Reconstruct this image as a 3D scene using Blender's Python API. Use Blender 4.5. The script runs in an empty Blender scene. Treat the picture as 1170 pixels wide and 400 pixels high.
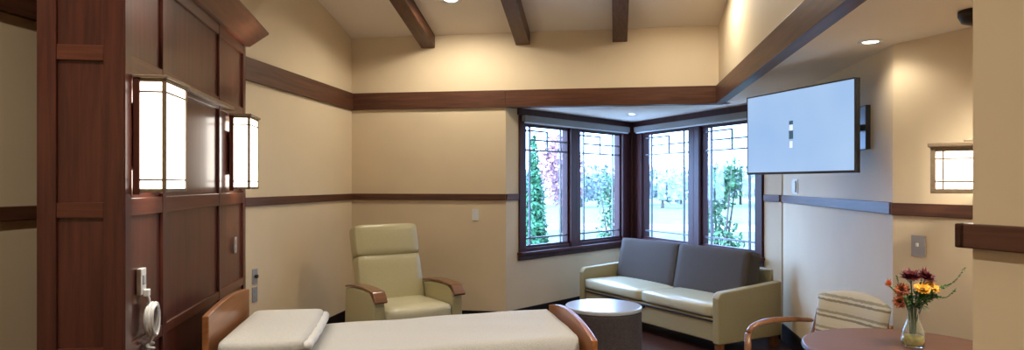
import bpy, bmesh, math, random
from mathutils import Vector, Matrix

random.seed(7)
S = bpy.context.scene
COL = S.collection
PI = math.pi
R = math.radians

# ------------------------------------------------------------------ camera, world, exposure
YAW = math.atan(117 / 760)
cam = bpy.data.cameras.new('camera')
cam_o = bpy.data.objects.new('camera', cam)
COL.objects.link(cam_o)
cam_o.location = (0, 0, 1.5)
cam_o.rotation_euler = (PI / 2, 0, YAW)
cam.sensor_width = 36
cam.sensor_fit = 'HORIZONTAL'
cam.lens = 760 / 1170 * 36
cam.shift_y = 10 / 1170
cam.clip_start = 0.05
cam.clip_end = 300
S.camera = cam_o

SKY_COLOR = (0.36, 0.63, 1.20)
SKY_POWER = 10.4
world = bpy.data.worlds.new('overcast_sky')
S.world = world
world.use_nodes = True
wn = world.node_tree.nodes['Background']
wn.inputs[0].default_value = (*SKY_COLOR, 1)
# brighter clouds towards one side of the sky
wt = world.node_tree
wtc = wt.nodes.new('ShaderNodeTexCoord')
wsp = wt.nodes.new('ShaderNodeSeparateXYZ')
wmr = wt.nodes.new('ShaderNodeMapRange')
wmr.inputs['From Min'].default_value = -0.75; wmr.inputs['From Max'].default_value = 0.75
wmr.inputs['To Min'].default_value = SKY_POWER * 2.1; wmr.inputs['To Max'].default_value = SKY_POWER * 0.30
wt.links.new(wtc.outputs['Generated'], wsp.inputs[0])
wt.links.new(wsp.outputs['X'], wmr.inputs['Value'])
wt.links.new(wmr.outputs['Result'], wn.inputs[1])

S.view_settings.view_transform = 'Standard'
S.view_settings.look = 'None'
S.view_settings.gamma = 1
S.view_settings.use_curve_mapping = False
S.view_settings.exposure = 0.27
WARM = (1.0, 0.93, 0.80)
DOWN_W = 150.0         # watts of a ceiling downlight in the vault
LOW_W = 11.3          # watts of a downlight in the low ceiling
SCONCE_E = 5.0
UPLIGHT_W = 24.0      # watts thrown up and down by each headwall sconce
PENDANT_E = 6.5
SCREEN_E = 0.76

# ------------------------------------------------------------------ materials
def new_mat(name):
    m = bpy.data.materials.new(name)
    m.use_nodes = True
    nt = m.node_tree
    return m, nt, nt.nodes['Principled BSDF']

def mat(name, col, rough=0.5, metal=0.0, coat=0.0, noise=0.0, scale=30.0, bump=0.0, sheen=0.0, spec=0.5, coat_rough=0.1):
    """A plain surface with a little procedural mottling and grain."""
    m, nt, b = new_mat(name)
    b.inputs['Roughness'].default_value = rough
    b.inputs['Metallic'].default_value = metal
    b.inputs['Coat Weight'].default_value = coat
    b.inputs['Coat Roughness'].default_value = coat_rough
    b.inputs['Specular IOR Level'].default_value = spec
    b.inputs['Sheen Weight'].default_value = sheen
    tc = nt.nodes.new('ShaderNodeTexCoord')
    n = nt.nodes.new('ShaderNodeTexNoise')
    n.inputs['Scale'].default_value = scale
    n.inputs['Detail'].default_value = 3
    nt.links.new(tc.outputs['Object'], n.inputs['Vector'])
    r = nt.nodes.new('ShaderNodeValToRGB')
    lo = [max(0, c * (1 - noise)) for c in col]
    hi = [min(1, c * (1 + noise)) for c in col]
    r.color_ramp.elements[0].color = (*lo, 1)
    r.color_ramp.elements[1].color = (*hi, 1)
    r.color_ramp.elements[0].position = 0.3
    r.color_ramp.elements[1].position = 0.7
    nt.links.new(n.outputs['Fac'], r.inputs['Fac'])
    nt.links.new(r.outputs['Color'], b.inputs['Base Color'])
    if bump:
        bp = nt.nodes.new('ShaderNodeBump')
        bp.inputs['Strength'].default_value = bump
        bp.inputs['Distance'].default_value = 0.01
        nt.links.new(n.outputs['Fac'], bp.inputs['Height'])
        nt.links.new(bp.outputs['Normal'], b.inputs['Normal'])
    return m

def wood(name, dark, light, rough=0.3, axis='Z', coat=0.3, scale=1.0, coat_rough=0.15, spec=0.4):
    m, nt, b = new_mat(name)
    tc = nt.nodes.new('ShaderNodeTexCoord')
    mp = nt.nodes.new('ShaderNodeMapping')
    s = {'X': (1.2, 22, 22), 'Y': (22, 1.2, 22), 'Z': (22, 22, 1.2)}[axis]
    mp.inputs['Scale'].default_value = [v * scale for v in s]
    nt.links.new(tc.outputs['Object'], mp.inputs['Vector'])
    n = nt.nodes.new('ShaderNodeTexNoise')
    n.inputs['Scale'].default_value = 1.6
    n.inputs['Detail'].default_value = 6
    n.inputs['Roughness'].default_value = 0.6
    n.inputs['Distortion'].default_value = 0.4
    nt.links.new(mp.outputs['Vector'], n.inputs['Vector'])
    r = nt.nodes.new('ShaderNodeValToRGB')
    r.color_ramp.elements[0].position = 0.32
    r.color_ramp.elements[1].position = 0.68
    r.color_ramp.elements[0].color = (*dark, 1)
    r.color_ramp.elements[1].color = (*light, 1)
    nt.links.new(n.outputs['Fac'], r.inputs['Fac'])
    nt.links.new(r.outputs['Color'], b.inputs['Base Color'])
    b.inputs['Roughness'].default_value = rough
    b.inputs['Specular IOR Level'].default_value = spec
    b.inputs['Coat Weight'].default_value = coat
    b.inputs['Coat Roughness'].default_value = coat_rough
    return m

def emit(name, col, strength):
    m, nt, b = new_mat(name)
    b.inputs['Base Color'].default_value = (*[min(1, c * .8) for c in col], 1)
    b.inputs['Roughness'].default_value = 0.4
    b.inputs['Emission Color'].default_value = (*col, 1)
    b.inputs['Emission Strength'].default_value = strength
    return m

def glass_pane(name, tint=(1, 1, 1), refl=0.03):
    m = bpy.data.materials.new(name)
    m.use_nodes = True
    nt = m.node_tree
    nt.nodes.clear()
    out = nt.nodes.new('ShaderNodeOutputMaterial')
    t = nt.nodes.new('ShaderNodeBsdfTransparent')
    t.inputs[0].default_value = (*tint, 1)
    g = nt.nodes.new('ShaderNodeBsdfGlossy')
    g.inputs['Roughness'].default_value = 0.02
    mx = nt.nodes.new('ShaderNodeMixShader')
    mx.inputs[0].default_value = refl
    nt.links.new(t.outputs[0], mx.inputs[1])
    nt.links.new(g.outputs[0], mx.inputs[2])
    nt.links.new(mx.outputs[0], out.inputs[0])
    return m

M = {}
M['wall'] = mat('cream_wall_paint', (0.69, 0.55, 0.36), 0.6, noise=0.02, scale=3, spec=0.25)
M['ceil'] = mat('pale_ceiling_paint', (0.80, 0.70, 0.57), 0.75, noise=0.02, scale=2, spec=0.2)
M['trim'] = wood('dark_stained_trim', (0.060, 0.022, 0.012), (0.130, 0.050, 0.025), 0.42, 'X', 0.04, spec=0.3)
M['trimy'] = wood('dark_stained_trim_lengthwise', (0.060, 0.022, 0.012), (0.130, 0.050, 0.025), 0.42, 'Y', 0.04, spec=0.3)
M['frame'] = wood('dark_window_wood', (0.040, 0.012, 0.012), (0.070, 0.022, 0.020), 0.45, 'Z', 0.03, spec=0.25)
M['cherry'] = wood('dark_cherry_panel', (0.058, 0.017, 0.012), (0.118, 0.034, 0.022), 0.3, 'Z', 0.25, coat_rough=0.12, spec=0.3)
M['cherryrail'] = wood('dark_cherry_rail', (0.075, 0.021, 0.013), (0.145, 0.044, 0.024), 0.3, 'Y', 0.25, coat_rough=0.12, spec=0.3)
M['cherryx'] = wood('dark_cherry_end_rail', (0.075, 0.021, 0.013), (0.145, 0.044, 0.024), 0.3, 'X', 0.25, coat_rough=0.12, spec=0.3)
M['oak'] = wood('orange_maple_board', (0.27, 0.095, 0.030), (0.40, 0.155, 0.052), 0.3, 'Y', 0.4)
M['oakx'] = wood('orange_maple_arm', (0.14, 0.052, 0.018), (0.21, 0.082, 0.030), 0.28, 'X', 0.5)
M['tablewood'] = wood('brown_table_veneer', (0.085, 0.036, 0.024), (0.12, 0.052, 0.034), 0.36, 'X', 0.1)
M['vinyl'] = mat('cream_vinyl', (0.42, 0.36, 0.19), 0.36, noise=0.03, scale=60, bump=0.05)
M['vinylseat'] = mat('pale_glossy_vinyl', (0.55, 0.50, 0.33), 0.26, noise=0.03, scale=60, bump=0.03, coat=0.2)
M['khaki'] = mat('khaki_upholstery', (0.36, 0.29, 0.145), 0.5, noise=0.04, scale=80, bump=0.05)
M['greyfab'] = mat('grey_woven_fabric', (0.072, 0.056, 0.045), 0.85, noise=0.12, scale=160, bump=0.15, spec=0.2)
M['drum'] = mat('charcoal_woven_fabric', (0.060, 0.046, 0.046), 0.8, noise=0.35, scale=70, bump=0.2)
M['drumtop'] = mat('laminate_painted_reflection', (0.42, 0.45, 0.50), 0.25, noise=0.02, scale=20, coat=0.4)  # window reflection on the ottoman top is put into this pale tone
M['blanket'] = mat('cream_waffle_cotton', (0.55, 0.53, 0.49), 0.9, noise=0.06, scale=130, bump=0.5, sheen=0.2)
M['pillow'] = mat('ivory_pillowcase', (0.54, 0.52, 0.48), 0.85, noise=0.05, scale=60, bump=0.25)
M['white'] = mat('white_plastic', (0.72, 0.72, 0.70), 0.35, noise=0.01)
M['greyplate'] = mat('brushed_grey_plate', (0.36, 0.34, 0.34), 0.4, metal=0.3, noise=0.03)
M['black'] = mat('black_plastic', (0.015, 0.015, 0.017), 0.35, noise=0.05)
M['darkbase'] = mat('black_vinyl_base', (0.009, 0.006, 0.005), 0.55, noise=0.1, spec=0.2)
M['bronze'] = mat('aged_bronze', (0.27, 0.20, 0.13), 0.4, metal=0.6, noise=0.15, scale=40)
M['darkbronze'] = mat('dark_bronze', (0.045, 0.03, 0.02), 0.4, metal=0.6, noise=0.15, scale=40)
M['steel'] = mat('brushed_steel', (0.5, 0.5, 0.5), 0.3, metal=1.0, noise=0.03)
M['came'] = mat('grey_lead_came', (0.17, 0.17, 0.18), 0.5, metal=0.2, noise=0.05)
M['blind'] = mat('rolled_shade_fabric', (0.25, 0.24, 0.23), 0.8, noise=0.05, scale=100)
M['pane'] = glass_pane('window_glass')
M['sconce'] = emit('lit_linen_glass', (1.0, 0.93, 0.82), SCONCE_E)
M['pendantglass'] = emit('lit_frosted_pendant_glass', (1.0, 0.96, 0.86), PENDANT_E)
M['lamp'] = emit('lit_downlight_lens', (1.0, 0.93, 0.8), 12)
M['lawn'] = mat('mown_grass', (0.105, 0.135, 0.065), 0.9, noise=0.35, scale=2.5, bump=0.3)
M['dimground'] = mat('unseen_dark_ground', (0.035, 0.024, 0.018), 0.95, noise=0.4, scale=14, bump=0.5)  # for the added ground that soaks up bounce light
M['road'] = mat('pale_concrete_path', (0.30, 0.29, 0.28), 0.9, noise=0.1, scale=4)
M['bark'] = mat('grey_brown_bark', (0.10, 0.075, 0.055), 0.9, noise=0.3, scale=12, bump=0.6)
M['leaf_dark'] = mat('evergreen_needles', (0.045, 0.17, 0.070), 0.7, noise=0.5, scale=9)
M['leaf_mid'] = mat('shrub_leaves', (0.06, 0.15, 0.055), 0.6, noise=0.5, scale=9)
M['leaf_far'] = mat('haze_painted_far_leaves', (0.20, 0.24, 0.23), 0.8, noise=0.4, scale=2)  # distance haze is put into this pale leaf colour
M['leaf_red'] = mat('autumn_red_leaves', (0.42, 0.19, 0.20), 0.8, noise=0.4, scale=5)
M['stemgreen'] = mat('flower_stem_green', (0.05, 0.13, 0.03), 0.55, noise=0.3, scale=30)
M['petal_red'] = mat('dark_red_petals', (0.10, 0.004, 0.012), 0.6, noise=0.3, scale=60)
M['petal_yellow'] = mat('golden_yellow_petals', (0.78, 0.37, 0.015), 0.55, noise=0.2, scale=60)
M['petal_rust'] = mat('rust_orange_petals', (0.34, 0.085, 0.03), 0.6, noise=0.3, scale=60)
M['petal_orange'] = mat('orange_petals', (0.75, 0.20, 0.03), 0.55, noise=0.2, scale=60)
M['pollen'] = mat('brown_flower_centre', (0.06, 0.02, 0.01), 0.8, noise=0.3, scale=90)

def floor_mat():
    m, nt, b = new_mat('dark_plank_floor')
    tc = nt.nodes.new('ShaderNodeTexCoord')
    br = nt.nodes.new('ShaderNodeTexBrick')
    br.inputs['Scale'].default_value = 1.0
    br.inputs['Brick Width'].default_value = 1.2
    br.inputs['Row Height'].default_value = 0.13
    br.inputs['Mortar Size'].default_value = 0.002
    br.inputs['Color1'].default_value = (0.040, 0.014, 0.009, 1)
    br.inputs['Color2'].default_value = (0.062, 0.022, 0.013, 1)
    br.inputs['Mortar'].default_value = (0.012, 0.006, 0.005, 1)
    nt.links.new(tc.outputs['Object'], br.inputs['Vector'])
    nt.links.new(br.outputs['Color'], b.inputs['Base Color'])
    b.inputs['Roughness'].default_value = 0.3
    return m
M['floor'] = floor_mat()

def stripe_mat():
    m, nt, b = new_mat('cream_striped_upholstery')
    tc = nt.nodes.new('ShaderNodeTexCoord')
    sp = nt.nodes.new('ShaderNodeSeparateXYZ')
    nt.links.new(tc.outputs['Object'], sp.inputs[0])
    n = nt.nodes.new('ShaderNodeTexNoise')
    n.inputs['Scale'].default_value = 45
    nt.links.new(tc.outputs['Object'], n.inputs['Vector'])
    ad = nt.nodes.new('ShaderNodeMath'); ad.operation = 'MULTIPLY_ADD'
    nt.links.new(n.outputs['Fac'], ad.inputs[0]); ad.inputs[1].default_value = 0.012
    nt.links.new(sp.outputs['Z'], ad.inputs[2])
    mu = nt.nodes.new('ShaderNodeMath'); mu.operation = 'MULTIPLY'
    nt.links.new(ad.outputs[0], mu.inputs[0]); mu.inputs[1].default_value = 10.5
    fr = nt.nodes.new('ShaderNodeMath'); fr.operation = 'FRACT'
    nt.links.new(mu.outputs[0], fr.inputs[0])
    r = nt.nodes.new('ShaderNodeValToRGB')
    r.color_ramp.interpolation = 'CONSTANT'
    e = r.color_ramp.elements
    e[0].position = 0; e[0].color = (0.60, 0.55, 0.44, 1)
    e[1].position = 0.30; e[1].color = (0.25, 0.22, 0.16, 1)
    for p, c in ((0.44, (0.62, 0.58, 0.47, 1)), (0.58, (0.33, 0.30, 0.22, 1)), (0.74, (0.58, 0.53, 0.42, 1))):
        q = e.new(p); q.color = c
    nt.links.new(fr.outputs[0], r.inputs['Fac'])
    nt.links.new(r.outputs['Color'], b.inputs['Base Color'])
    b.inputs['Roughness'].default_value = 0.8
    return m
M['stripe'] = stripe_mat()

def vase_mat():
    m, nt, b = new_mat('clear_vase_glass')
    b.inputs['Base Color'].default_value = (0.92, 0.97, 0.90, 1)
    b.inputs['Roughness'].default_value = 0.03
    b.inputs['Transmission Weight'].default_value = 0.95
    b.inputs['IOR'].default_value = 1.3
    return m
M['vaseglass'] = vase_mat()
M['pebble'] = mat('yellow_glass_pebbles', (0.55, 0.45, 0.10), 0.3, noise=0.3, scale=60)

def screen_mat():
    m, nt, b = new_mat('lit_blue_screen')
    tc = nt.nodes.new('ShaderNodeTexCoord')
    n = nt.nodes.new('ShaderNodeTexNoise')
    n.inputs['Scale'].default_value = 1.5
    nt.links.new(tc.outputs['Object'], n.inputs['Vector'])
    r = nt.nodes.new('ShaderNodeValToRGB')
    r.color_ramp.elements[0].position = 0.3; r.color_ramp.elements[0].color = (0.34, 0.55, 0.90, 1)
    r.color_ramp.elements[1].position = 0.7; r.color_ramp.elements[1].color = (0.46, 0.66, 0.96, 1)
    nt.links.new(n.outputs['Fac'], r.inputs['Fac'])
    b.inputs['Base Color'].default_value = (0.01, 0.01, 0.01, 1)
    b.inputs['Roughness'].default_value = 0.4
    b.inputs['Specular IOR Level'].default_value = 0.2
    nt.links.new(r.outputs['Color'], b.inputs['Emission Color'])
    b.inputs['Emission Strength'].default_value = SCREEN_E
    return m
M['screen'] = screen_mat()
M['iconlight'] = emit('pale_screen_icon', (0.62, 0.72, 0.92), 0.9)
M['icondark'] = emit('dark_screen_icon', (0.03, 0.10, 0.16), 0.6)

# ------------------------------------------------------------------ mesh helpers
class MB:
    """Collects shapes and links them as one mesh object."""
    def __init__(self):
        self.bm = bmesh.new()

    def box(self, lo, hi, mtx=None):
        x0, y0, z0 = lo; x1, y1, z1 = hi
        v = [self.bm.verts.new((x, y, z)) for z in (z0, z1) for x, y in ((x0, y0), (x1, y0), (x1, y1), (x0, y1))]
        for f in ((3, 2, 1, 0), (4, 5, 6, 7), (0, 1, 5, 4), (1, 2, 6, 5), (2, 3, 7, 6), (3, 0, 4, 7)):
            self.bm.faces.new([v[i] for i in f])
        if mtx is not None:
            for p in v: p.co = mtx @ p.co
        return v

    def prism(self, poly, z0, z1, top=None, mtx=None):
        """Extrudes a 2D polygon; top, if given, is the polygon at z1."""
        top = top or poly
        a = [self.bm.verts.new((x, y, z0)) for x, y in poly]
        b = [self.bm.verts.new((x, y, z1)) for x, y in top]
        n = len(a)
        self.bm.faces.new(a[::-1]); self.bm.faces.new(b)
        for i in range(n):
            self.bm.faces.new((a[i], a[(i + 1) % n], b[(i + 1) % n], b[i]))
        if mtx is not None:
            for p in a + b: p.co = mtx @ p.co
        return a + b

    def extr(self, pts, axis, lo, hi, mtx=None):
        """Extrudes a profile: axis 'X' takes (y,z) points, axis 'Y' takes (x,z) points."""
        def at(p, t): return (t, p[0], p[1]) if axis == 'X' else (p[0], t, p[1])
        a = [self.bm.verts.new(at(p, lo)) for p in pts]
        b = [self.bm.verts.new(at(p, hi)) for p in pts]
        n = len(a)
        self.bm.faces.new(a); self.bm.faces.new(b[::-1])
        for i in range(n):
            self.bm.faces.new((a[(i + 1) % n], a[i], b[i], b[(i + 1) % n]))
        if mtx is not None:
            for p in a + b: p.co = mtx @ p.co
        return a + b

    def lathe(self, prof, seg=32, center=(0, 0), cap=True):
        rings = []
        for r, z in prof:
            rings.append([self.bm.verts.new((center[0] + r * math.cos(2 * PI * i / seg), center[1] + r * math.sin(2 * PI * i / seg), z)) for i in range(seg)])
        for a, b in zip(rings, rings[1:]):
            for i in range(seg):
                self.bm.faces.new((a[i], a[(i + 1) % seg], b[(i + 1) % seg], b[i]))
        if cap:
            self.bm.faces.new(rings[0][::-1]); self.bm.faces.new(rings[-1])

    def tube(self, pts, rad, seg=8, flat=1.0):
        pts = [Vector(p) for p in pts]
        rads = rad if isinstance(rad, (list, tuple)) else [rad] * len(pts)
        rings = []
        up = Vector((0, 0, 1))
        prev = None
        for i, p in enumerate(pts):
            t = (pts[min(i + 1, len(pts) - 1)] - pts[max(i - 1, 0)]).normalized()
            if prev is None:
                a = t.cross(up)
                if a.length < 1e-3: a = t.cross(Vector((1, 0, 0)))
            else:
                a = prev - t * prev.dot(t)
            a.normalize(); prev = a
            b = t.cross(a)
            rings.append([self.bm.verts.new(p + a * rads[i] * math.cos(2 * PI * k / seg) + b * rads[i] * flat * math.sin(2 * PI * k / seg)) for k in range(seg)])
        for a, b in zip(rings, rings[1:]):
            for k in range(seg):
                self.bm.faces.new((a[k], a[(k + 1) % seg], b[(k + 1) % seg], b[k]))
        self.bm.faces.new(rings[0][::-1]); self.bm.faces.new(rings[-1])

    def ball(self, c, r, sub=2, scale=(1, 1, 1)):
        res = bmesh.ops.create_icosphere(self.bm, subdivisions=sub, radius=r)
        for v in res['verts']:
            v.co = Vector((v.co.x * scale[0], v.co.y * scale[1], v.co.z * scale[2])) + Vector(c)

    def cushion(self, lo, hi, puff=0.02, n=8, edge=0.35, mtx=None):
        """A soft box: faces bulge and edges round off."""
        x0, y0, z0 = lo; x1, y1, z1 = hi
        c = Vector(((x0 + x1) / 2, (y0 + y1) / 2, (z0 + z1) / 2))
        h = Vector(((x1 - x0) / 2, (y1 - y0) / 2, (z1 - z0) / 2))
        tmp = bmesh.new()
        bmesh.ops.create_cube(tmp, size=2)
        bmesh.ops.subdivide_edges(tmp, edges=tmp.edges[:], cuts=n, use_grid_fill=True)
        rad = min(h) * edge
        idx = {}
        for v in tmp.verts:
            p = Vector((v.co.x * h.x, v.co.y * h.y, v.co.z * h.z))
            q = Vector([max(-h[i] + rad, min(h[i] - rad, p[i])) for i in range(3)])
            d = p - q
            if d.length > 1e-9: p = q + d.normalized() * rad
            for i in range(3):
                j, k = (i + 1) % 3, (i + 2) % 3
                if abs(abs(v.co[i]) - 1) < 1e-6:
                    p[i] += math.copysign(puff * (1 - v.co[j] ** 2) * (1 - v.co[k] ** 2), v.co[i])
            p += c
            if mtx is not None: p = mtx @ p
            idx[v] = self.bm.verts.new(p)
        for f in tmp.faces:
            self.bm.faces.new([idx[v] for v in f.verts])
        tmp.free()

    def build(self, name, m, parent=None, bevel=0.0, smooth=False, seg=2, loc=None, rotz=0, sub=0):
        bm = self.bm
        bmesh.ops.recalc_face_normals(bm, faces=bm.faces[:])
        me = bpy.data.meshes.new(name)
        bm.to_mesh(me); bm.free()
        o = bpy.data.objects.new(name, me)
        COL.objects.link(o)
        me.materials.append(M[m] if isinstance(m, str) else m)
        if smooth:
            for p in me.polygons: p.use_smooth = True
        if bevel:
            b = o.modifiers.new('edge', 'BEVEL'); b.width = bevel; b.segments = seg; b.limit_method = 'ANGLE'; b.angle_limit = R(40)
            b.harden_normals = False
        if sub:
            s = o.modifiers.new('soft', 'SUBSURF'); s.levels = sub; s.render_levels = sub
        if parent is not None: o.parent = parent
        if loc is not None: o.location = loc
        o.rotation_euler = (0, 0, rotz)
        return o

def bx(*boxes):
    m = MB()
    for lo, hi in boxes: m.box(lo, hi)
    return m

def tag(o, label, cat, group=None):
    o['label'] = label; o['category'] = cat
    if group: o['group'] = group
    return o

def thing(name, label, cat, loc=(0, 0, 0), rotz=0, group=None):
    o = bpy.data.objects.new(name, None)
    COL.objects.link(o)
    o.empty_display_size = 0.1
    o.location = loc; o.rotation_euler = (0, 0, rotz)
    return tag(o, label, cat, group)

def struct(o):
    o['kind'] = 'structure'
    return o

def copy_tree(o, parent=None):
    c = o.copy(); COL.objects.link(c)
    if parent is not None: c.parent = parent
    for ch in list(o.children): copy_tree(ch, c)
    return c

# ------------------------------------------------------------------ room shell (metres; x across, y towards the window end)
XL, YB = -2.824, 6.889            # side wall and end wall
XS = 1.0                          # face of the beam beside the vault
ZS, ZB = 2.31, 2.30               # low ceiling, underside of the beams
YF = -1.6
BAY0, APEX, BAY1 = (-1.126, 6.889), (0.229, 8.951), (1.59, 6.72)
RW0, RW1 = (1.602, 6.72), (1.602, 4.165)
AW1 = (3.05, 1.49)                # far end of the angled wall, out of sight
SLOPE = 0.222
def ceil_z(y): return 3.083 + SLOPE * (YB - y)

fl = MB(); fl.prism([(-3.1, -1.8), (3.6, -1.8), (3.6, 6.8), (1.66, 6.85), (0.229, 9.12), (-1.2, 6.99), (-3.1, 6.99)], -0.15, 0.0)
struct(fl.build('floor', 'floor'))

w = bx(((XL - 0.15, YF - 0.15, 0), (XL, YB + 0.12, 5.1)))
struct(w.build('wall_left', 'wall'))
w = MB()
w.box((XL, YB, 0), (BAY0[0], YB + 0.12, ZB + 0.01))
w.box((XL, YB, ZB + 0.01), (XS + 0.15, YB + 0.12, 3.6))
struct(w.build('wall_back', 'wall'))
w = bx(((XS + 0.03, YF, ZB + 0.08), (XS + 0.15, YB, 5.1)))
struct(w.build('wall_upper_right', 'wall'))
w = bx(((XL - 0.1, YF - 0.12, 0), (3.6, YF, 5.1)))
struct(w.build('wall_front', 'wall'))

def frame_of(p, q):
    """Origin and turn of a wall whose local x runs from p to q and whose local y points outdoors (left of p->q)."""
    return (p[0], p[1], 0), math.atan2(q[1] - p[1], q[0] - p[0]), math.dist(p, q)

LO, LA, LLEN = frame_of(BAY0, APEX)
RO, RA, RLEN = frame_of(APEX, BAY1)
SILL, HEAD = 0.70, 2.24
# bay wall on the evergreen's side and the one behind the sofa
w = MB(); w.box((0, 0, 0), (LLEN + 0.05, 0.12, SILL)); w.box((0, 0, SILL), (0.2, 0.12, ZS)); w.box((0, 0.01, HEAD + 0.06), (LLEN + 0.05, 0.12, ZS + 0.06))
struct(w.build('wall_bay_left', 'wall', loc=LO, rotz=LA))
w = MB(); w.box((-0.05, 0, 0), (RLEN, 0.12, SILL)); w.box((RLEN - 0.23, 0, SILL), (RLEN, 0.12, ZS)); w.box((-0.05, 0.01, HEAD + 0.06), (RLEN, 0.12, ZS + 0.06))
struct(w.build('wall_bay_right', 'wall', loc=RO, rotz=RA))
w = MB(); w.prism([RW0, (1.59, 6.72), (1.70, 6.86), (1.80, 6.7), (1.80, 4.22), RW1], 0, ZS + 0.06)
struct(w.build('wall_right', 'wall'))
dx, dy = AW1[0] - RW1[0], AW1[1] - RW1[1]
dl = math.hypot(dx, dy)
AO, AA = (RW1[0], RW1[1], 0), math.atan2(dy, dx)      # local x towards the viewer, local y behind the wall
w = bx(((0, 0, 0), (dl, 0.12, ZS + 0.06)))
struct(w.build('wall_angled', 'wall', loc=AO, rotz=AA))
# near wall end at the edge of the view
PE = (0.951, 1.953)
w = MB(); w.box((0, 0, 0), (2.6, 0.16, ZS + 0.3))
struct(w.build('wall_near_right', 'wall', loc=(PE[0], PE[1], 0), rotz=AA))
w = bx(((3.05, YF, 0), (3.2, 1.6, ZS + 0.06)))
struct(w.build('wall_far_right', 'wall'))

# ceilings
RIDGE = -1.5
c = MB()
c.extr([(RIDGE, ceil_z(RIDGE)), (YB + 0.12, ceil_z(YB + 0.12)), (YB + 0.12, ceil_z(YB) + 0.15), (RIDGE, ceil_z(RIDGE) + 0.18)], 'X', XL - 0.15, XS + 0.15)
c.extr([(YF - 0.15, ceil_z(RIDGE) - 0.02), (RIDGE, ceil_z(RIDGE)), (RIDGE, ceil_z(RIDGE) + 0.18), (YF - 0.15, ceil_z(RIDGE) + 0.15)], 'X', XL - 0.15, XS + 0.15)
struct(c.build('ceiling', 'ceil'))
c = MB()
c.prism([(BAY0[0] - 0.1, YB + 0.09), (XS + 0.06, YB + 0.09), (XS + 0.06, YF - 0.1), (3.4, YF - 0.1), (3.4, 1.6), (1.78, 4.3), (1.78, 6.84), (0.229, 9.16)], ZS, ZS + 0.08)
struct(c.build('ceiling', 'ceil'))

# trims: frieze beams, chair rails, baseboards
def trim(n, m, mtl='trim', bevel=0.004, **k):
    return struct(m.build('trim_%d' % n, mtl, bevel=bevel, **k))
trim(1, bx(((XL, YF, ZB), (XL + 0.03, YB - 0.03, ZB + 0.18))), 'trimy')
trim(2, bx(((XL, YB - 0.03, ZB), (BAY0[0], YB, ZB + 0.18)), ((BAY0[0], YB - 0.03, ZB), (XS + 0.09, YB + 0.09, ZB + 0.18))))
trim(3, bx(((XS, YF, ZB), (XS + 0.09, YB - 0.03, ZB + 0.18))), 'trimy')
RZ0, RZ1 = 1.325, 1.393
trim(4, bx(((XL, YF, RZ0), (XL + 0.02, YB - 0.02, RZ1))), 'trimy')
trim(5, bx(((XL, YB - 0.02, RZ0), (BAY0[0], YB, RZ1))))
trim(6, bx(((0, -0.02, RZ0), (0.19, 0, RZ1))), loc=LO, rotz=LA)
trim(7, bx(((RLEN - 0.22, -0.02, RZ0), (RLEN - 0.01, 0, RZ1))), loc=RO, rotz=RA)
trim(8, bx(((1.582, 4.165, RZ0 - 0.004), (1.602, 6.70, RZ1))), 'trimy')
trim(9, bx(((0.002, -0.02, RZ0 - 0.006), (dl, 0, RZ1 - 0.003))), loc=AO, rotz=AA)
trim(10, bx(((-0.03, -0.03, RZ0 + 0.003), (2.6, 0, RZ1)), ((-0.03, -0.03, RZ0 + 0.003), (0, 0.16, RZ1))), 'trim', loc=(PE[0], PE[1], 0), rotz=AA)
def base(n, m, **k):
    return struct(m.build('baseboard_%s' % n, 'darkbase', bevel=0.004, **k))
base('left', bx(((XL, YF, 0), (XL + 0.015, YB - 0.015, 0.16))))
base('back', bx(((XL, YB - 0.015, 0), (BAY0[0], YB, 0.16))))
base('bay_left', bx(((0, -0.015, 0), (LLEN - 0.05, 0, 0.16))), loc=LO, rotz=LA)
base('bay_right', bx(((0.05, -0.015, 0), (RLEN - 0.01, 0, 0.16))), loc=RO, rotz=RA)
base('right', bx(((1.587, 4.165, 0), (1.602, 6.70, 0.16))))
base('angled', bx(((0.002, -0.015, 0), (dl, 0, 0.16))), loc=AO, rotz=AA)
base('near', bx(((0, -0.015, 0), (2.6, 0, 0.16))), loc=(PE[0], PE[1], 0), rotz=AA)
# exposed beams under the sloped ceiling
for i, xb in enumerate((-1.965, -0.945, 0.055)):
    m = MB()
    m.extr([(YB - 0.001, ceil_z(YB) - 0.135), (RIDGE, ceil_z(RIDGE) - 0.135), (RIDGE, ceil_z(RIDGE)), (YB - 0.001, ceil_z(YB))], 'X', xb - 0.075, xb + 0.075)
    trim(11 + i, m, 'trimy', bevel=0.006)

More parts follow.
